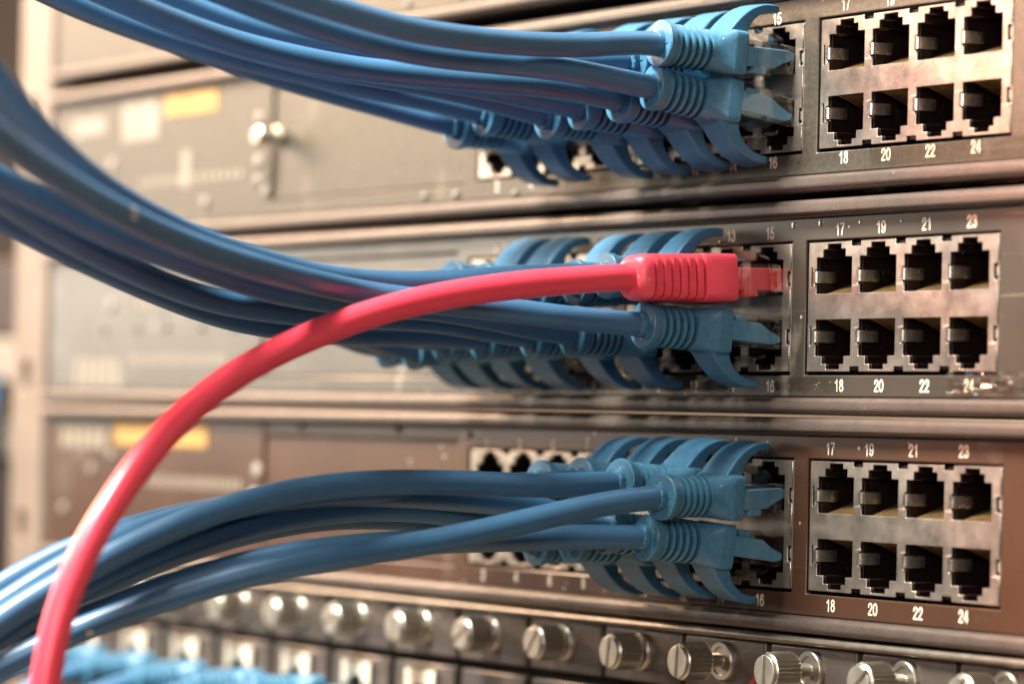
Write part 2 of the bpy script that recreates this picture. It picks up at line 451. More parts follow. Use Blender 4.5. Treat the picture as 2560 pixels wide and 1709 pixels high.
NUMS = {
 'top': {15: (-11.8, 59.2), 13: (-25.3, 59.3), 17: (11.0, 60.3), 19: (25.1, 60.0), 21: (38.6, 60.2), 23: (52.5, 60.2),
         16: (-12.2, 29.7), 14: (-26.1, 29.7), 12: (-39.6, 29.8), 10: (-54.1, 29.8), 8: (-76.5, 29.6), 6: (-90.5, 29.6),
         4: (-103.6, 29.6), 2: (-117.9, 29.6), 18: (11.3, 29.6), 20: (24.8, 29.5), 22: (38.5, 29.5), 24: (52.1, 29.6),
         11: (-39.2, 59.3), 9: (-53.5, 59.3), 7: (-76, 59.3), 5: (-90, 59.3), 3: (-104, 59.3), 1: (-118, 59.3)},
 'middle': {13: (-26.1, 15.1), 15: (-12.6, 15.2), 17: (10.7, 15.3), 19: (23.8, 15.3), 21: (37.9, 15.4), 23: (51.4, 15.4),
         16: (-11.5, -16.1), 14: (-25.2, -16.1), 12: (-38.4, -16.2), 10: (-52.1, -16.3), 8: (-76, -16.4), 6: (-90, -16.4), 4: (-104, -16.4), 2: (-118, -16.4),
         18: (11.4, -15.9), 20: (24.1, -15.9), 22: (38.2, -15.9), 24: (51.5, -15.8), 11: (-40, 15.4), 9: (-54, 15.5), 7: (-76.6, 15.7), 5: (-90, 15.7), 3: (-104, 15.7), 1: (-118, 15.7)},
 'bottom': {1: (-119.7, -29.6), 3: (-105.7, -29.5), 5: (-92, -29.5), 7: (-78.2, -29.0), 9: (-55.1, -28.6), 11: (-40.8, -28.6), 13: (-27.2, -28.6), 15: (-12.9, -28.6),
         17: (9.1, -28.5), 19: (21.5, -28.5), 21: (35.3, -28.4), 23: (50.4, -28.3),
         2: (-119.9, -59.7), 4: (-105.9, -59.5), 6: (-92, -59.6), 8: (-78.5, -59.6), 10: (-55.3, -60.1), 12: (-40.7, -60.2), 14: (-27.2, -60.1), 16: (-13.4, -59.8),
         18: (10.2, -59.7), 20: (23.7, -59.7), 22: (37.7, -59.7), 24: (51.3, -59.5)}}

USED = {'top': [15, 13, 11, 9, 7, 5, 16, 14, 12, 10, 8, 6],
        'middle': [15, 13, 11, 9, 7, 5, 16, 12, 10, 8, 6, 4, 2],
        'bottom': [15, 13, 11, 9, 16, 14, 12, 10]}
ZT, ZB = 18.0, -18.1

def make_switch(sw, label, pm):
    zc = DZ[sw]
    t = thing('network_switch', label, 'network switch', (0, 0, 0), 'stacked network switches')
    # faceplate with openings for the port blocks and the sunken panel at the left
    bm = bmesh.new()
    holes = [(block_x(sw, b) - .25, block_x(sw, b) + 59.75, zc - 13.75, zc + 13.4) for b in range(3)]
    xp0, xp1 = DX[sw] - 229, DX[sw] - 134.5
    holes.append((xp0, xp1, zc - 14.2, zc + 15.0))
    grid_plate(bm, holes, XL, XR, zc + ZB, zc + ZT, 0, 1.5)
    finish('faceplate', bm, pm, t, bevel=.25)
    bm = bmesh.new(); box(bm, xp0 + .3, xp1 - .3, .7, 1.4, zc - 13.9, zc + 14.7)
    cp = finish('cover_panel', bm, pm, t, bevel=.2)
    for up, z0 in ((1, zc + ZT), (-1, zc + ZB)):
        bm = bmesh.new(); prism(bm, lip_profile(z0 + up * .12, up), XL - .4, XR + .4)
        finish('bezel_lip', bm, 'lip', t, sharp=40)
    bm = bmesh.new(); box(bm, XL + 1, XR - 1, 17, 210, zc - 20.6, zc + 20.6)
    finish('chassis', bm, 'body', t, smooth=False)
    for b in range(3): make_block(sw, b, t, USED[sw])
    for n, (x, z) in NUMS[sw].items():
        text_mesh('port_number', str(n), x, z, 2.2, t)
    return t
sw_t = make_switch('top', 'top switch, matte olive plate, yellow sticker and knob at its blurred left end', 'plate_top')
sw_m = make_switch('middle', 'middle switch with the red cable plugged into its port 15', 'plate_mid')
sw_b = make_switch('bottom', 'bottom switch, glossy brown plate with empty ports 1 to 8, above the thumbscrew row', 'plate_bottom')

# printing, LEDs and stickers on the blurred left ends
def slab(name, x0, x1, z0, z1, mt, parent, y=-.25, th=.24, bev=.1):
    bm = bmesh.new(); box(bm, x0, x1, y, y + th, z0, z1); return finish(name, bm, mt, parent, bevel=bev)
def slot_print(name, x0, x1, z0, z1, n, fill, mt, parent):
    bm = bmesh.new(); w_ = (x1 - x0) / n
    for i in range(n): box(bm, x0 + i * w_, x0 + (i + fill) * w_, -.06, -.005, z0, z1)
    return finish(name, bm, mt, parent, smooth=False)
def lamp_dot(x, z, r, parent, mt='white_print'):
    bm = bmesh.new(); lathe_y(bm, [(-.005, r), (-.4, r), (-.8, r * .6)], x, z, 20); return finish('indicator_lamp', bm, mt, parent)

s1 = slab('yellow_sticker', -286, -256, 55.6, 62.2, 'yellow', sw_t)
slab('white_sticker', -312, -290, 50, 61.5, 'white_print', sw_t)
slab('white_sticker', -343, -322, 53, 58, 'white_print', sw_t)
s2 = slab('tape_scrap', -276, -270.5, 36, 46, 'white_print', sw_t); s2.rotation_euler = (0, math.radians(0), 0)
for x, z, r in ((-233, 52, 1.8), (-233, 41, 1.8), (-233, 36, 1.6), (-229, 33, 1.5), (-331, 38, 2.2), (-318, 44, 2.0), (-262, 31.5, 1.8), (-110, 27.6, .7), (-136, 28.4, .8), (-150, 28.6, .8)):
    lamp_dot(x, z, r, sw_t)
slot_print('printed_scale', -300, -240, 37.5, 39.5, 14, .5, 'faint_print', sw_t)
# knob on the top switch
bm = bmesh.new(); lathe_y(bm, [(-.01, 2.6), (-.8, 2.6), (-1.0, 1.8), (-3.6, 1.8), (-3.8, 2.5), (-6.4, 2.5), (-7.0, 2.0)], -222.5, 46.8, 32)
finish('round_knob', bm, 'screw', sw_t)
bm = bmesh.new(); box(bm, -222, -200, -.03, .0, 40, 41); bm.free()

slot_print('white_printing', -338, -309, -17, -9.2, 5, .78, 'faint_print', sw_m)
slot_print('printed_scale', -304, -247, -11.2, -8.2, 16, .5, 'faint_print', sw_m)
slot_print('printed_scale', -300, -262, 4.4, 6.8, 8, .5, 'faint_print', sw_m)
lamp_dot(-316, 5.4, 2.0, sw_m)
for x in (-320, -300, -282, -262, -244): lamp_dot(x, -1.5, .9, sw_m, 'lip')
slab('yellow_sticker', -312, -257.5, -33.0, -25.9 - .4, 'yellow', sw_b)
slot_print('white_printing', -346, -316, -34.2, -28.2, 5, .78, 'faint_print', sw_b)
slot_print('printed_scale', -291, -237, -43.8, -40.8, 15, .5, 'faint_print', sw_b)
for x, z, r in ((-229.5, -38.4, 2.1), (-314, -36, 1.5), (-326, -40.2, 1.6), (-343.5, -51.5, 1.7), (-227, -26.9, .9), (-207, -26.9, .8), (-160, -26.9, .9), (-128, -27.6, .8)):
    lamp_dot(x, z, r, sw_b)
lamp_dot(-231, -45.2, 2.4, sw_b)

def film(name, x0, x1, z0, z1, parent, seed, amp=.5):
    rnd = random.Random(seed); bm = bmesh.new(); nx, nz = 14, 8
    g = [[bm.verts.new((x0 + (x1 - x0) * i / nx + rnd.uniform(-.3, .3), -.12 - amp * rnd.random() ** 2, z0 + (z1 - z0) * j / nz + rnd.uniform(-.2, .2))) for j in range(nz + 1)] for i in range(nx + 1)]
    for i in range(nx):
        for j in range(nz): bm.faces.new((g[i][j], g[i + 1][j], g[i + 1][j + 1], g[i][j + 1]))
    return finish(name, bm, 'film', parent, sharp=20)
film('protective_film', 46, 80, -17.8, -13.2, sw_m, 3, 1.6)
film('protective_film', -5, 12, -17.5, -14.2, sw_m, 5, .25)
film('protective_film', 20, 70, 27.2, 31.0, sw_t, 8, .15)
for x, z, w_ in ((-4.6, 16.6, .8), (4.4, 16.7, .8), (17.2, 16.4, .5), (30.2, 16.2, .4), (-3.5, 29.2, .5)):
    bm = bmesh.new(); lathe_y(bm, [(-.005, w_), (-.09, w_ * .9), (-.12, w_ * .3)], x, z, 9)
    finish('glue_spot', bm, 'film', sw_m if z < 20 else sw_t)

# unit above: only its lowest strip shows
t = thing('rack_unit', 'grey unit above the top switch, cropped by the top edge of the photo', 'rack unit')
bm = bmesh.new(); box(bm, XL, XR, 0, 1.5, 73.2, 110); finish('faceplate', bm, 'plate_top', t, bevel=.25)
bm = bmesh.new(); prism(bm, lip_profile(73.1, -1), XL, XR); finish('bezel_lip', bm, 'lip', t, sharp=40)
bm = bmesh.new(); box(bm, XL + 1, XR - 1, 12, 210, 71, 114); finish('chassis', bm, 'body', t, smooth=False)
for x in (-136, -110, -160): lamp_dot(x, 75.2, .8, t)

# ------------------------------------------------------------------ patch cables
NSEG = 48
def ring(a, hw, hh, ex, c0=0):
    out = []
    for i in range(NSEG):
        t = 2 * math.pi * (i + .5) / NSEG
        c, s = math.cos(t), math.sin(t)
        out.append((math.copysign(abs(c) ** (2 / ex), c) * hw, -a, math.copysign(abs(s) ** (2 / ex), s) * hh + c0))
    return out

def boot_mesh():
    bm = bmesh.new(); R = []
    R.append(ring(11.4, 5.4, 4.2, 9)); R.append(ring(11.6, 5.75, 4.55, 10)); R.append(ring(14.2, 5.75, 4.6, 10))
    R.append(ring(14.6, 5.6, 4.6, 8)); R.append(ring(16.4, 4.75, 4.4, 3.4)); R.append(ring(17.9, 4.35, 4.3, 2.3)); R.append(ring(18.6, 4.25, 4.25, 2))
    a = 18.9
    for k in range(5):
        R.append(ring(a, 4.2, 4.2, 2)); R.append(ring(a + .05, 2.6, 2.6, 2)); R.append(ring(a + .82, 2.6, 2.6, 2)); R.append(ring(a + .88, 4.1, 4.1, 2))
        R.append(ring(a + 1.05, 4.32, 4.32, 2)); R.append(ring(a + 1.5, 4.32, 4.32, 2))
        a += 1.7
    R.append(ring(a + .15, 4.3, 4.3, 2)); R.append(ring(28.0, 4.35, 4.35, 2)); R.append(ring(28.15, 4.7, 4.7, 2))
    R.append(ring(29.5, 4.75, 4.75, 2)); R.append(ring(29.75, 4.55, 4.55, 2)); R.append(ring(29.8, 2.7, 2.7, 2)); R.append(ring(29.3, 2.5, 2.5, 2))
    rings_loft(bm, R)
    rnd = random.Random(4); fl = []
    for a, rr in ((29.6, 2.6), (30.3, 2.62), (30.9, 2.58), (31.0, 2.3)):
        fl.append([(x * (1 + (.035 * rnd.uniform(-1, 1) if a > 30 else 0)), y - (.35 * rnd.random() if a > 30.5 else 0), z) for x, y, z in ring(a, rr, rr, 2)])
    rings_loft(bm, fl)
    box(bm, -3.3, 3.3, -29.95, -29.7, -.12, .12)
    return bm

def hook_mesh():
    outer = [(15.4, 4.2), (14.7, 5.0), (13.9, 6.0), (12.8, 7.2), (11.4, 8.5), (9.8, 9.6), (8.0, 10.4), (6.2, 10.9), (4.6, 11.0), (3.0, 10.9)]
    inner = [(10.6, 4.2), (10.5, 5.0), (10.2, 5.7), (9.7, 6.5), (8.9, 7.4), (7.9, 8.2), (6.8, 8.8), (5.5, 9.2), (4.2, 9.35), (2.9, 9.3)]
    bm = bmesh.new(); rr = []
    for k, (o_, i_) in enumerate(zip(outer, inner)):
        t = k / (len(outer) - 1); hw = 4.0 - .7 * t
        rr.append([(-hw, -o_[0], o_[1]), (hw, -o_[0], o_[1]), (hw, -i_[0], i_[1]), (-hw, -i_[0], i_[1])])
    o_, i_ = outer[-1], inner[-1]; mid = ((o_[0] + i_[0]) / 2 - .25, (o_[1] + i_[1]) / 2)
    rr.append([(-3.0, -mid[0], mid[1] + .55), (3.0, -mid[0], mid[1] + .55), (3.0, -mid[0], mid[1] - .55), (-3.0, -mid[0], mid[1] - .55)])
    rings_loft(bm, rr)
    return bm

def plug_mesh():
    bm = bmesh.new()
    pts = [(6, 2.9), (-11.7, 2.9), (-11.7, -3.95), (-5.2, -3.95), (-4.4, -3.2), (6, -3.2)]
    prism(bm, pts, -5.6, 5.6)
    return bm
def plug_inner_mesh():
    bm = bmesh.new()       # inner ribs and steps seen through the clear body
    box(bm, -5.3, 5.3, -2.4, -2.1, -3.0, 2.4)
    return bm
def insert_mesh():
    bm = bmesh.new()
    pts = [(-11.5, 1.6), (-1.2, 1.9), (.6, 1.3), (.6, .1), (-2.2, -.9), (-4.6, -2.3), (-11.5, -2.5)]
    prism(bm, pts, -5.4, 5.4)
    pts = [(-9.3, -2.3), (-6.4, -2.3), (-6.4, -3.7), (-9.8, -3.7)]
    prism(bm, pts, -3.6, 5.42)
    return bm
def red_insert_mesh():
    bm = bmesh.new()
    prism(bm, [(-12.3, 2.0), (.4, 2.0), (.4, -2.5), (-12.3, -2.6)], -5.45, 5.45)
    prism(bm, [(-10.2, -2.4), (-7.0, -2.4), (-6.6, -3.85), (-10.2, -3.85)], -3.6, 5.45)
    return bm
def latch_mesh():
    bm = bmesh.new(); path = [(-.6, 3.0), (-1.2, 4.1), (-4.5, 5.2), (-8, 6.3), (-11.2, 7.3)]
    rr = []
    for k, (y, z) in enumerate(path):
        hw = 3.0 if k < 3 else 1.9
        rr.append([(-hw, y, z + .45), (hw, y, z + .45), (hw, y, z - .4), (-hw, y, z - .4)])
    rings_loft(bm, rr)
    return bm

def red_boot_mesh():
    bm = bmesh.new(); R = []
    R.append(ring(12.2, 5.6, 4.6, 9)); R.append(ring(12.4, 5.95, 4.9, 9)); R.append(ring(20.4, 5.85, 4.8, 8))
    a = 20.5
    def sz(a): 
        t = (a - 20.5) / 13.0
        return 5.8 - 1.0 * t, 4.75 - .15 * t, 7 - 3 * t
    def part_ring(a, inset):
        hw, hh, ex = sz(a)
        out = []
        for x, y, z in ring(a, hw, hh, ex):
            t = (abs(z) / hh - .28) / .12
            f = 1 - inset * max(0.0, min(1.0, t))
            out.append((x * f, y, z * f))
        return out
    for k in range(4):
        hw, hh, ex = sz(a)
        for da, ins in ((0, 0), (.06, 1.3), (.75, 1.3), (.84, 0)):
            R.append(ring(a + da, hw - ins, hh - ins, ex))
        if k < 3:
            for da, ins in ((2.0, 0), (2.06, .28), (2.68, .28), (2.76, 0)): R.append(part_ring(a + da, ins))
        a += 4.0
        if k < 3: hw, hh, ex = sz(a); R.append(ring(a - .15, hw, hh, ex))
    R.append(ring(33.9, 4.75, 4.55, 3.6)); R.append(ring(34.9, 4.4, 4.25, 3.2)); R.append(ring(35.7, 3.85, 3.75, 2.8)); R.append(ring(36.1, 3.1, 3.1, 2.2)); R.append(ring(36.1, 2.7, 2.7, 2))
    rings_loft(bm, R)
    # short ridges between the ribs (the H pattern on the flank)
    return bm

_proto = {}
def shared(kind):
    if kind not in _proto:
        bm, mt, sharp, bev = {'boot': (boot_mesh, 'blue_boot', 38, 0), 'latch_guard': (hook_mesh, 'blue_hook', 45, .45), 'clear_plug': (plug_mesh, 'clear', 30, .25),
              'plug_rib': (plug_inner_mesh, 'clear', 30, 0), 'wire_insert': (insert_mesh, 'blue_insert', 30, .2), 'latch_tab': (latch_mesh, 'clear', 30, .15),
              'red_insert': (red_insert_mesh, 'red_insert', 30, .2), 'red_boot': (red_boot_mesh, 'red_boot', 40, 0)}[kind]
        _proto[kind] = (bm, mt, sharp, bev)
    bmf, mt, sharp, bev = _proto[kind]
    return bmf(), mt, sharp, bev
_mesh = {}
def part(kind, name, parent, mt=None, key=None):
    k = (kind, mt)
    if k not in _mesh:
        bm, mt0, sharp, bev = shared(kind)
        o = finish(name, bm, mt or mt0, parent, sharp=sharp, bevel=bev)
        _mesh[k] = o
        return o
    src = _mesh[k]; o = src.copy(); scn.collection.objects.link(o); o.parent = parent; o.name = name
    return o

def unproj(px, py, d):
    """a point d millimetres in front of the lens along the view axis"""
    return CAM + (V + R2 * ((px - 1280) / FPX) - U2 * ((py - 854.5) / FPX)) * d
def proj(P):
    d = P - CAM; z = d.dot(V)
    return 1280 + FPX * d.dot(R2) / z, 854.5 - FPX * d.dot(U2) / z, z

def aim(P, L, target):
    """direction of a boot of length L whose mouth shows at pixel target"""
    d = Vector((0, -1, 0))
    if target is None: return d
    for _ in range(12):
        x, y, z = proj(P + d * L)
        e = R2 * ((target[0] - x) * z / FPX) - U2 * ((target[1] - y) * z / FPX)
        e.y = 0 if abs(e.y) < 1e9 else e.y
        d = (d + Vector((e.x * 1.6, 0, e.z)) / L).normalized()
    # never lean sideways more than about 9 degrees
    lim = .16
    dx = max(-lim, min(lim, d.x / -d.y)); dz = max(-lim, min(lim, d.z / -d.y))
    return Vector((dx, -1, dz)).normalized()

def patch_cable(P, up, target, pts, depths, label, red=False, seed=0, group='blue patch cables'):
    L = 36.1 if red else 29.8
    d = aim(P, L, target)
    t = thing('patch_cable', label, 'network cable', P, None if red else group)
    y = -d; x = Vector((1, 0, 0)); x = (x - y * x.dot(y)).normalized(); z = x.cross(y)
    rl = random.Random(seed * 7 + 1).uniform(-.07, .07)
    x, z = x * math.cos(rl) + z * math.sin(rl), z * math.cos(rl) - x * math.sin(rl)
    if not up: x, z = -x, -z
    t.rotation_euler = Matrix((x, y, z)).transposed().to_euler()
    mw = Matrix((x, y, z)).transposed().to_4x4(); mw.translation = P
    inv = mw.inverted()
    if red:
        part('red_boot', 'boot', t)
        pl = part('clear_plug', 'clear_plug', t, 'clear_red'); part('plug_rib', 'plug_rib', pl, 'clear_red'); part('red_insert', 'wire_insert', pl); part('latch_tab', 'latch_tab', pl, 'clear_red')
    else:
        part('boot', 'boot', t); part('latch_guard', 'latch_guard', t)
        pl = part('clear_plug', 'clear_plug', t); part('plug_rib', 'plug_rib', pl); part('wire_insert', 'wire_insert', pl); part('latch_tab', 'latch_tab', pl)
    base = [P + d * (L - 6), P + d * (L - 1), P + d * (L + 5)]
    zf = proj(P + d * L)[2]; xf = proj(P + d * L)[0]
    keys = sorted([(xf, zf)] + list(depths))
    def dep(px):
        if px <= keys[0][0]:
            (xa, za), (xb, zb) = keys[0], keys[1]
            return za + (zb - za) * (px - xa) / (xb - xa)
        for (xa, za), (xb, zb) in zip(keys, keys[1:]):
            if px <= xb:
                return za + (zb - za) * (px - xa) / (xb - xa)
        return keys[-1][1]
    path = base + [unproj(px, py, dep(px)) for px, py in pts if px < xf - 60 or len(pts[0]) > 2]
    path = catmull(path)
    bm = bmesh.new(); sweep(bm, [inv @ p for p in path], 2.75 if red else 2.45, 24, .016 if red else .010, seed)
    finish('cable_jacket', bm, 'red_cable' if red else 'blue_cable', t, sharp=60)
    return t

def sh(pts, dx=0, dy=0): return [(x + dx, y + dy) for x, y in pts]
T1 = [(1509, 114), (1304, 110), (1200, 101), (1100, 88), (1022, 77), (868, 33), (766, 2), (640, -42), (520, -90)]
T2 = [(1549, 206), (1447, 178), (1304, 162), (1190, 150), (1100, 145), (1022, 131), (868, 92), (715, 44), (613, 8), (500, -40), (400, -85)]
T3 = [(1427, 222), (1304, 207), (1182, 199), (1022, 186), (868, 172), (715, 140), (562, 102), (460, 66), (358, 24), (280, -8), (190, -50), (100, -95)]
T4 = [(1480, 155), (1300, 146), (1120, 130), (945, 117), (868, 112), (766, 102), (613, 71), (511, 36), (420, -2), (320, -50)]
T6 = [(1060, 293), (920, 258), (766, 215), (613, 168), (460, 115), (306, 62), (204, 24), (110, -18), (20, -65)]
T8 = [(1130, 262), (1073, 250), (920, 222), (817, 198), (664, 163), (511, 124), (380, 84), (270, 45), (150, -8), (60, -50)]
A_ = [(1387, 690), (1268, 694), (1119, 706), (1030, 711), (934, 707), (806, 693), (679, 660), (497, 600), (344, 524), (191, 420), (77, 307), (0, 215), (-50, 140)]
B_ = [(1447, 799), (1328, 782), (1210, 768), (1100, 755), (1030, 752), (934, 737), (806, 711), (679, 679), (500, 623), (344, 557), (203, 482), (73, 399), (-10, 340), (-90, 270)]
C_ = [(1330, 815), (1298, 811), (1179, 787), (1089, 769), (950, 766), (781, 746), (653, 721), (500, 668), (344, 614), (230, 566), (115, 508), (0, 452), (-80, 408)]
D_ = [(1260, 835), (1209, 822), (1089, 800), (980, 795), (860, 792), (730, 781), (628, 772), (500, 744), (383, 700), (268, 650), (153, 592), (57, 535), (-20, 485), (-90, 440)]
E_ = [(1134, 838), (1030, 836), (940, 836), (858, 834), (760, 828), (663, 815), (602, 803), (500, 775), (356, 716), (191, 643), (96, 592), (0, 548), (-80, 505)]
G_ = [(1468, 1213), (1300, 1212), (1166, 1206), (1017, 1203), (838, 1210), (719, 1228), (600, 1255), (427, 1318), (284, 1384), (155, 1455), (60, 1508), (0, 1547), (-70, 1600)]
H_ = [(1400, 1272), (1226, 1256), (1100, 1243), (960, 1236), (830, 1240), (719, 1247), (560, 1268), (427, 1294), (291, 1327), (186, 1368), (97, 1407), (0, 1464), (-80, 1520)]
O_ = [(1420, 1222), (1300, 1226), (1100, 1228), (900, 1226), (760, 1240), (620, 1258), (466, 1292), (284, 1349), (167, 1407), (80, 1462), (0, 1513), (-80, 1570)]
K_ = [(1330, 1330), (1196, 1294), (1090, 1276), (1017, 1270), (868, 1273), (749, 1287), (600, 1318), (466, 1358), (350, 1398), (233, 1450), (78, 1539), (0, 1590), (-70, 1640)]
L_ = [(1250, 1340), (1150, 1316), (1047, 1298), (868, 1289), (740, 1303), (600, 1332), (480, 1368), (388, 1400), (233, 1470), (100, 1550), (0, 1620), (-70, 1668)]
J_ = [(1550, 1253), (1468, 1265), (1304, 1306), (1166, 1337), (987, 1370), (779, 1403), (600, 1440), (466, 1480), (311, 1531), (186, 1578), (78, 1624), (0, 1663), (-70, 1703)]
N_ = [(1549, 1338), (1427, 1341), (1304, 1348), (1150, 1350), (1000, 1355), (868, 1366), (740, 1380), (600, 1408), (463, 1450), (330, 1495), (194, 1545), (90, 1595), (0, 1645), (-70, 1690)]

def pc(sw, n, target, pts, depths, seed):
    up = n % 2 == 1
    P = port_pos(sw, n)
    lab = f"blue patch cable plugged into {'upper' if up else 'lower'} port {n} of the {sw} switch"
    patch_cable(P, up, target, pts, depths, lab, seed=seed)

pc('top', 15, (1645, 108), T1, [(1304, 692), (1022, 668), (766, 652), (520, 640)], 1)
pc('top', 16, (1627, 217), T2, [(1304, 697), (1022, 686), (715, 672), (400, 655)], 2)
pc('top', 14, (1545, 249), T3, [(1304, 713), (1022, 706), (562, 688), (286, 668), (100, 655)], 3)
pc('top', 13, (1578, 152), T4, [(1304, 718), (1022, 712), (613, 703), (320, 690)], 4)
pc('top', 12, (1447, 270), [(1400, 262), (1304, 238), (1202, 215), (1080, 198), (945, 181), (766, 154), (613, 118), (480, 74), (380, 36), (280, -6), (170, -58)], [(1202, 727), (900, 719), (613, 711), (280, 695)], 5)
pc('top', 10, (1366, 294), [(1304, 272), (1223, 246), (1141, 228), (1022, 202), (868, 180), (715, 147), (562, 108), (460, 70), (358, 27), (270, -10), (170, -55)], [(1141, 739), (868, 730), (562, 720), (240, 700)], 6)
pc('top', 8, (1208, 286), T8, [(920, 763), (664, 758), (400, 748)], 7)
pc('top', 6, (1137, 319), T6, [(920, 776), (664, 770), (300, 752), (20, 735)], 8)
pc('top', 11, (1480, 168), sh(T4[1:], 0, -5), [(1304, 730), (900, 724), (613, 714), (320, 700)], 9)
pc('top', 9, (1385, 172), [(1320, 165), (1200, 150), (1060, 118), (900, 78), (760, 38), (640, 0), (520, -50)], [(1200, 742), (900, 728), (600, 712)], 10)
pc('top', 7, (1232, 178), [(1160, 168), (1060, 142), (920, 104), (800, 68), (680, 28), (560, -15), (450, -60)], [(1060, 752), (900, 740), (600, 722)], 11)
pc('top', 5, (1148, 190), [(1090, 186), (1000, 168), (880, 136), (740, 95), (600, 48), (500, 8), (390, -45)], [(1000, 765), (800, 752), (500, 735)], 12)

patch_cable(port_pos('middle', 15), True, (1572, 692), [(1477, 699), (1358, 705), (1238, 718), (1119, 737), (1087, 742), (960, 771), (858, 806), (760, 846), (664, 890), (562, 951), (511, 988), (455, 1035), (409, 1082), (358, 1144), (281, 1252), (230, 1333), (190, 1410), (158, 1487), (135, 1560), (118, 1640), (110, 1712), (104, 1790)],
            [(1358, 703), (1087, 690), (858, 680), (664, 668), (455, 650), (281, 634), (128, 624)], 'thick red patch cable plugged into port 15, arching down to the lower left corner', red=True, seed=3)
pc('middle', 16, (1605, 811), B_, [(1328, 708), (934, 696), (679, 662), (500, 640), (203, 600), (0, 575)], 13)
pc('middle', 13, (1511, 689), A_, [(1268, 716), (934, 702), (679, 676), (497, 656), (191, 618), (0, 600)], 14)
pc('middle', 12, (1426, 836), C_, [(1179, 722), (934, 706), (653, 682), (344, 650), (0, 618)], 15)
pc('middle', 10, (1325, 842), D_, [(1089, 737), (860, 716), (500, 690), (268, 668), (0, 645)], 16)
pc('middle', 8, (1203, 849), E_, [(1030, 755), (858, 735), (500, 702), (191, 678), (0, 660)], 17)
pc('middle', 6, (1104, 852), [(1000, 832), (900, 812)] + sh(D_[5:], 0, 3), [(900, 757), (653, 728), (344, 700), (0, 672)], 18)
pc('middle', 4, (1027, 873), [(930, 845)] + sh(E_[3:], 0, -3), [(858, 765), (628, 740), (344, 708), (0, 684)], 19)
pc('middle', 2, (960, 868), [(880, 845)] + sh(E_[4:], 0, -14), [(800, 776), (628, 754), (344, 722), (0, 698)], 20)
pc('middle', 11, (1432, 706), sh(A_[1:], 0, 22), [(1268, 728), (934, 714), (679, 690), (191, 632), (0, 612)], 21)
pc('middle', 9, (1335, 718), sh(A_[2:], 0, 40), [(1119, 740), (934, 726), (679, 700), (191, 645), (0, 624)], 22)
pc('middle', 7, (1205, 712), sh(A_[3:], 0, 50), [(1030, 752), (934, 738), (679, 712), (191, 658), (0, 636)], 23)
pc('middle', 5, (1125, 705), sh(A_[4:], 0, 30), [(934, 752), (806, 735), (679, 722), (191, 668), (0, 645)], 24)

pc('bottom', 15, (1648, 1241), J_, [(1304, 694), (987, 682), (779, 674), (186, 664), (-70, 660)], 25)
pc('bottom', 16, (1611, 1342), N_, [(1304, 706), (987, 699), (740, 692), (186, 682), (-70, 678)], 26)
pc('bottom', 13, (1545, 1203), G_, [(1300, 711), (1017, 696), (719, 682), (284, 662), (-70, 648)], 27)
pc('bottom', 14, (1510, 1325), H_, [(1226, 715), (960, 708), (719, 698), (291, 680), (-80, 668)], 28)
pc('bottom', 12, (1425, 1350), K_, [(1196, 722), (1017, 712), (749, 700), (350, 686), (-70, 672)], 29)
pc('bottom', 10, (1335, 1357), L_, [(1047, 730), (749, 714), (388, 702), (-70, 690)], 30)
pc('bottom', 11, (1445, 1200), O_, [(1300, 722), (900, 704), (620, 694), (284, 672), (-80, 658)], 31)
pc('bottom', 9, (1345, 1205), sh(O_[1:], 0, 24), [(1100, 736), (900, 720), (620, 706), (284, 688), (-80, 675)], 32)

# ------------------------------------------------------------------ module chassis under the switches
t = thing('module_chassis', 'dark chassis with a light alloy rail holding the thumbscrew cards', 'chassis')
bm = bmesh.new()
prism(bm, [(1.5, -66.3), (-1.2, -66.3), (-1.9, -66.7), (-2.1, -67.2), (-1.9, -67.7), (-1.2, -68.05), (1.5, -68.05)], XL, XR)
finish('alloy_rail', bm, 'rail', t, sharp=50)
bm = bmesh.new(); box(bm, XL, XR, 9, 210, -190, -67); finish('chassis_body', bm, 'body', t, smooth=False)

names = {65: 'grey module card with loose thumbscrew, right of the others, below the right of port 24',
 35: 'grey module card with backed-out thumbscrew below ports 20 and 22 of the bottom switch',
 5: 'grey module card with backed-out thumbscrew below ports 17 and 18 of the bottom switch',
 -25: 'grey module card with a red triangle mark and a backed-out thumbscrew',
 -55: 'grey module card with upright-slotted, tightened thumbscrew below ports 9 and 10',
 -85: 'grey module card with diagonally slotted thumbscrew below ports 6 and 8',
 -115: 'grey module card with tightened thumbscrew below port 2 of the bottom switch',
 -145: 'blurred module card with thumbscrew, first to the left of port 2',
 -175: 'blurred module card with thumbscrew, second to the left of port 2',
 -205: 'blurred module card with thumbscrew, third to the left of port 2',
 -235: 'blurred module card with thumbscrew, fourth to the left of port 2',
 -265: 'blurred module card with thumbscrew partly hidden under the lowest blue cable',
 -295: 'blurred module card hidden behind the blue cables near the red cable',
 -325: 'leftmost blurred module card of the bottom row'}
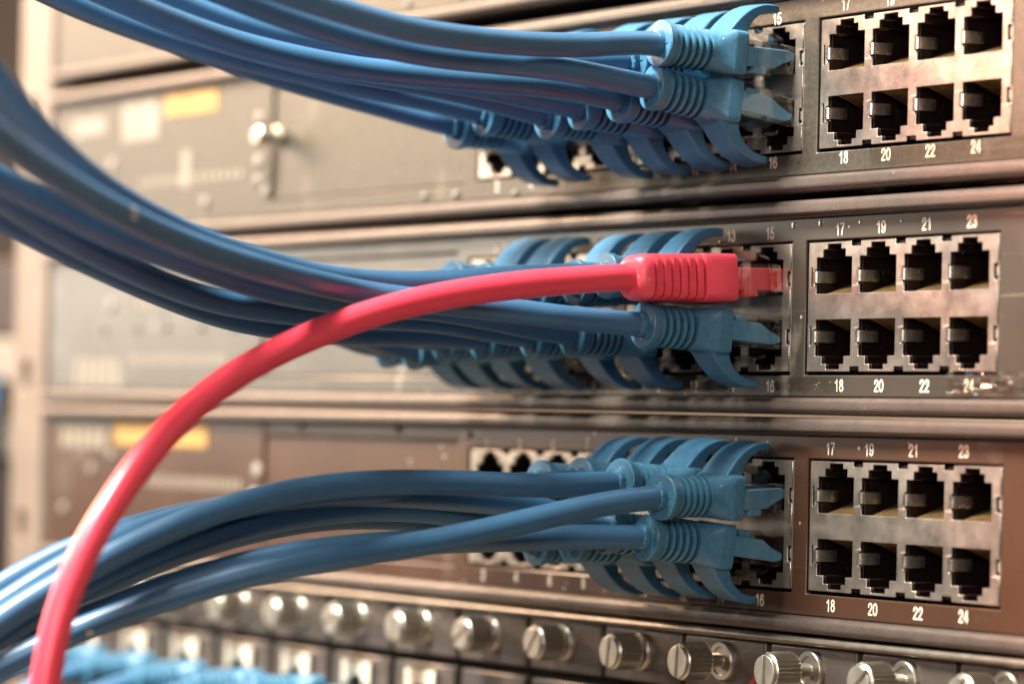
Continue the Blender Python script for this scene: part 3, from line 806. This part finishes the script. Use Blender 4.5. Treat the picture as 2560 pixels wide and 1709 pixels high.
def card(x, label, out, slot, triangle=False, jack=False):
    t = thing('module_card', label, 'module card', (x, 0, -73), 'module cards with thumbscrews')
    bm = bmesh.new(); box(bm, -14.1, 14.1, -.2, 4, -6.6, 4.75)
    up = finish('screw_plate', bm, 'card', t, bevel=.6, segs=3)
    sc = bpy.data.objects.new('thumbscrew', None)
    # the screw: washer, threaded neck, knurled head with a slot
    y0 = -.2; gap = 4.2 if out else .9
    bm = bmesh.new(); lathe_y(bm, [(y0 + .1, 4.05), (y0 - .9, 4.05), (y0 - 1.2, 3.8), (y0 - 1.2, 3.0), (y0 - .9, 2.9), (y0 - .9, 1.2)], 0, 0, 40)
    lathe_y(bm, [(y0, 1.25), (y0 - gap - 1.2, 1.25)], 0, 0, 16)
    if out:
        for k in range(7): lathe_y(bm, [(y0 - 1.2 - k * .45, 1.2), (y0 - 1.42 - k * .45, 1.6), (y0 - 1.64 - k * .45, 1.2)], 0, 0, 16)
    ws = finish('thumbscrew', bm, 'screw', t, sharp=40)
    h0 = y0 - 1.0 - gap; h1 = h0 - 6.2
    bm = bmesh.new()
    lathe_y(bm, [(h0, 3.3), (h0 - .25, 3.75, .0), (h0 - .4, 3.95, .55), (h1 + .5, 3.95, .55), (h1 + .3, 3.75, .1), (h1, 3.45)], 0, 0, 56)
    hd = finish('knurled_head', bm, 'screw', ws, sharp=20)
    # slotted face plate: two half discs with the slot between them
    bm = bmesh.new()
    for s in (1, -1):
        P = [];
        for k in range(25):
            a = math.asin(.55 / 3.3) + (math.pi - 2 * math.asin(.55 / 3.3)) * k / 24
            P.append((3.3 * math.cos(a), s * 3.3 * math.sin(a)))
        ca, sa = math.cos(slot), math.sin(slot)
        prism(bm, [(p[0] * ca - p[1] * sa, p[0] * sa + p[1] * ca) for p in P], h1 + .02, h1 - .7, 'y')
    finish('slotted_face', bm, 'screw_face', ws, bevel=.1)
    bm = bmesh.new()
    jh = [(-6.2, 6.2, -24, -10.6)] if jack else []
    grid_plate(bm, jh, -13.2, 13.2, -60, -8.6, -.1, 3)
    lp = finish('card_front', bm, 'card', t, bevel=.5, segs=3)
    if jack:
        bm = bmesh.new()
        grid_plate(bm, [(-5.9, 5.9, -23.5, -15.2), (-3.0, 3.0, -15.2, -13.6)], -6.6, 6.6, -24.4, -10.2, -1.4, -.8)
        finish('jack_shell', bm, 'ink', lp, bevel=.2)
        bm = bmesh.new(); box(bm, -6.5, 6.5, 3.2, 8, -25, -10); finish('jack_socket', bm, 'housing', lp)
    if triangle:
        bm = bmesh.new(); prism(bm, [(6.6, -5.6), (11, -5.6), (11, -2.2)], -.24, -.205, 'y')
        finish('red_triangle', bm, 'red_mark', t, smooth=False)
    return t
for x, lb in names.items():
    out = x in (65, 35, 5, -25)
    slot = {-85: math.radians(50), -55: math.radians(82), -25: math.radians(86), 5: math.radians(90)}.get(x, random.uniform(.4, 2.6))
    card(x, lb, out, slot, x == -25, x < -130)

# blue plugs in the cards at the lower left
for k, x in enumerate((-325, -295, -265, -235, -205, -175)):
    P = Vector((x, -1, -73 - 18.4))
    t = thing('patch_cable', 'blurred blue patch cable plugged into the ' + ['first', 'second', 'third', 'fourth', 'fifth', 'sixth', 'seventh'][k] + ' module card from the left', 'network cable', P, 'blue patch cables in the module cards')
    t.rotation_euler = (random.uniform(-.05, .02), 0, random.uniform(-.04, .04))
    part('boot', 'boot', t)
    pl = part('clear_plug', 'clear_plug', t); part('wire_insert', 'wire_insert', pl)
    path = catmull([Vector((0, -25, 0)), Vector((0, -30, 0)), Vector((0, -38, -1)), Vector((0, -52, -10)), Vector((0, -60, -30)), Vector((2, -62, -80))])
    bm = bmesh.new(); sweep(bm, path, 2.45, 20); finish('cable_jacket', bm, 'blue_cable', t, sharp=60)

# ------------------------------------------------------------------ rack post and the gear beyond it
t = thing('rack_post', 'beige upright rack post with square holes, left of the switches', 'rack post', (0, 0, 0))
bm = bmesh.new()
holes = [(-372, -366, z - 4, z + 4) for z in (-57, -14, 62)]
grid_plate(bm, holes, -377.5, -357.5, -400, 400, -1, 2); finish('post_face', bm, 'post', t, bevel=.4)
bm = bmesh.new(); box(bm, -359.5, -357.5, 2.02, 60, -400, 400); finish('post_flange', bm, 'post', t, smooth=False)

t = thing('rack_gear', 'blurred dark equipment at the far left edge, beyond the rack post', 'equipment')
bm = bmesh.new(); box(bm, -760, -560, 90, 200, 2, 29); finish('dark_unit', bm, 'dark_box', t, bevel=1)
bm = bmesh.new(); box(bm, -760, -556, 84, 200, -14, 1); finish('pale_unit', bm, 'grey_gear', t, bevel=1)
bm = bmesh.new(); box(bm, -760, -556, 86, 200, -40, -28); finish('pale_unit', bm, 'grey_gear', t, bevel=1)
bm = bmesh.new(); box(bm, -760, -560, 92, 200, -120, -41); finish('dark_unit', bm, 'dark_box', t, bevel=1)
for k, (x, y) in enumerate(((-571, 78), (-580.5, 76), (-590, 79))):
    t2 = thing('hanging_cable', ['blurred blue cable nearest the post at the far left edge', 'middle blurred blue cable hanging at the far left edge', 'outermost blurred blue cable hanging at the far left edge'][k], 'network cable', (x, y, 0), 'blurred hanging cables')
    bm = bmesh.new(); sweep(bm, catmull([Vector((0, 0, -300)), Vector((2, 0, -120)), Vector((-3, 0, -60)), Vector((0, -2, -30)), Vector((-2, 2, -18)), Vector((-12, 6, -13)), Vector((-30, 8, -12))]), 4.5, 16); finish('cable_jacket', bm, 'blue_cable', t2)

# ------------------------------------------------------------------ render
scn.render.engine = 'CYCLES'
scn.cycles.max_bounces = 8
scn.cycles.transparent_max_bounces = 16
scn.cycles.caustics_reflective = False
scn.cycles.caustics_refractive = False
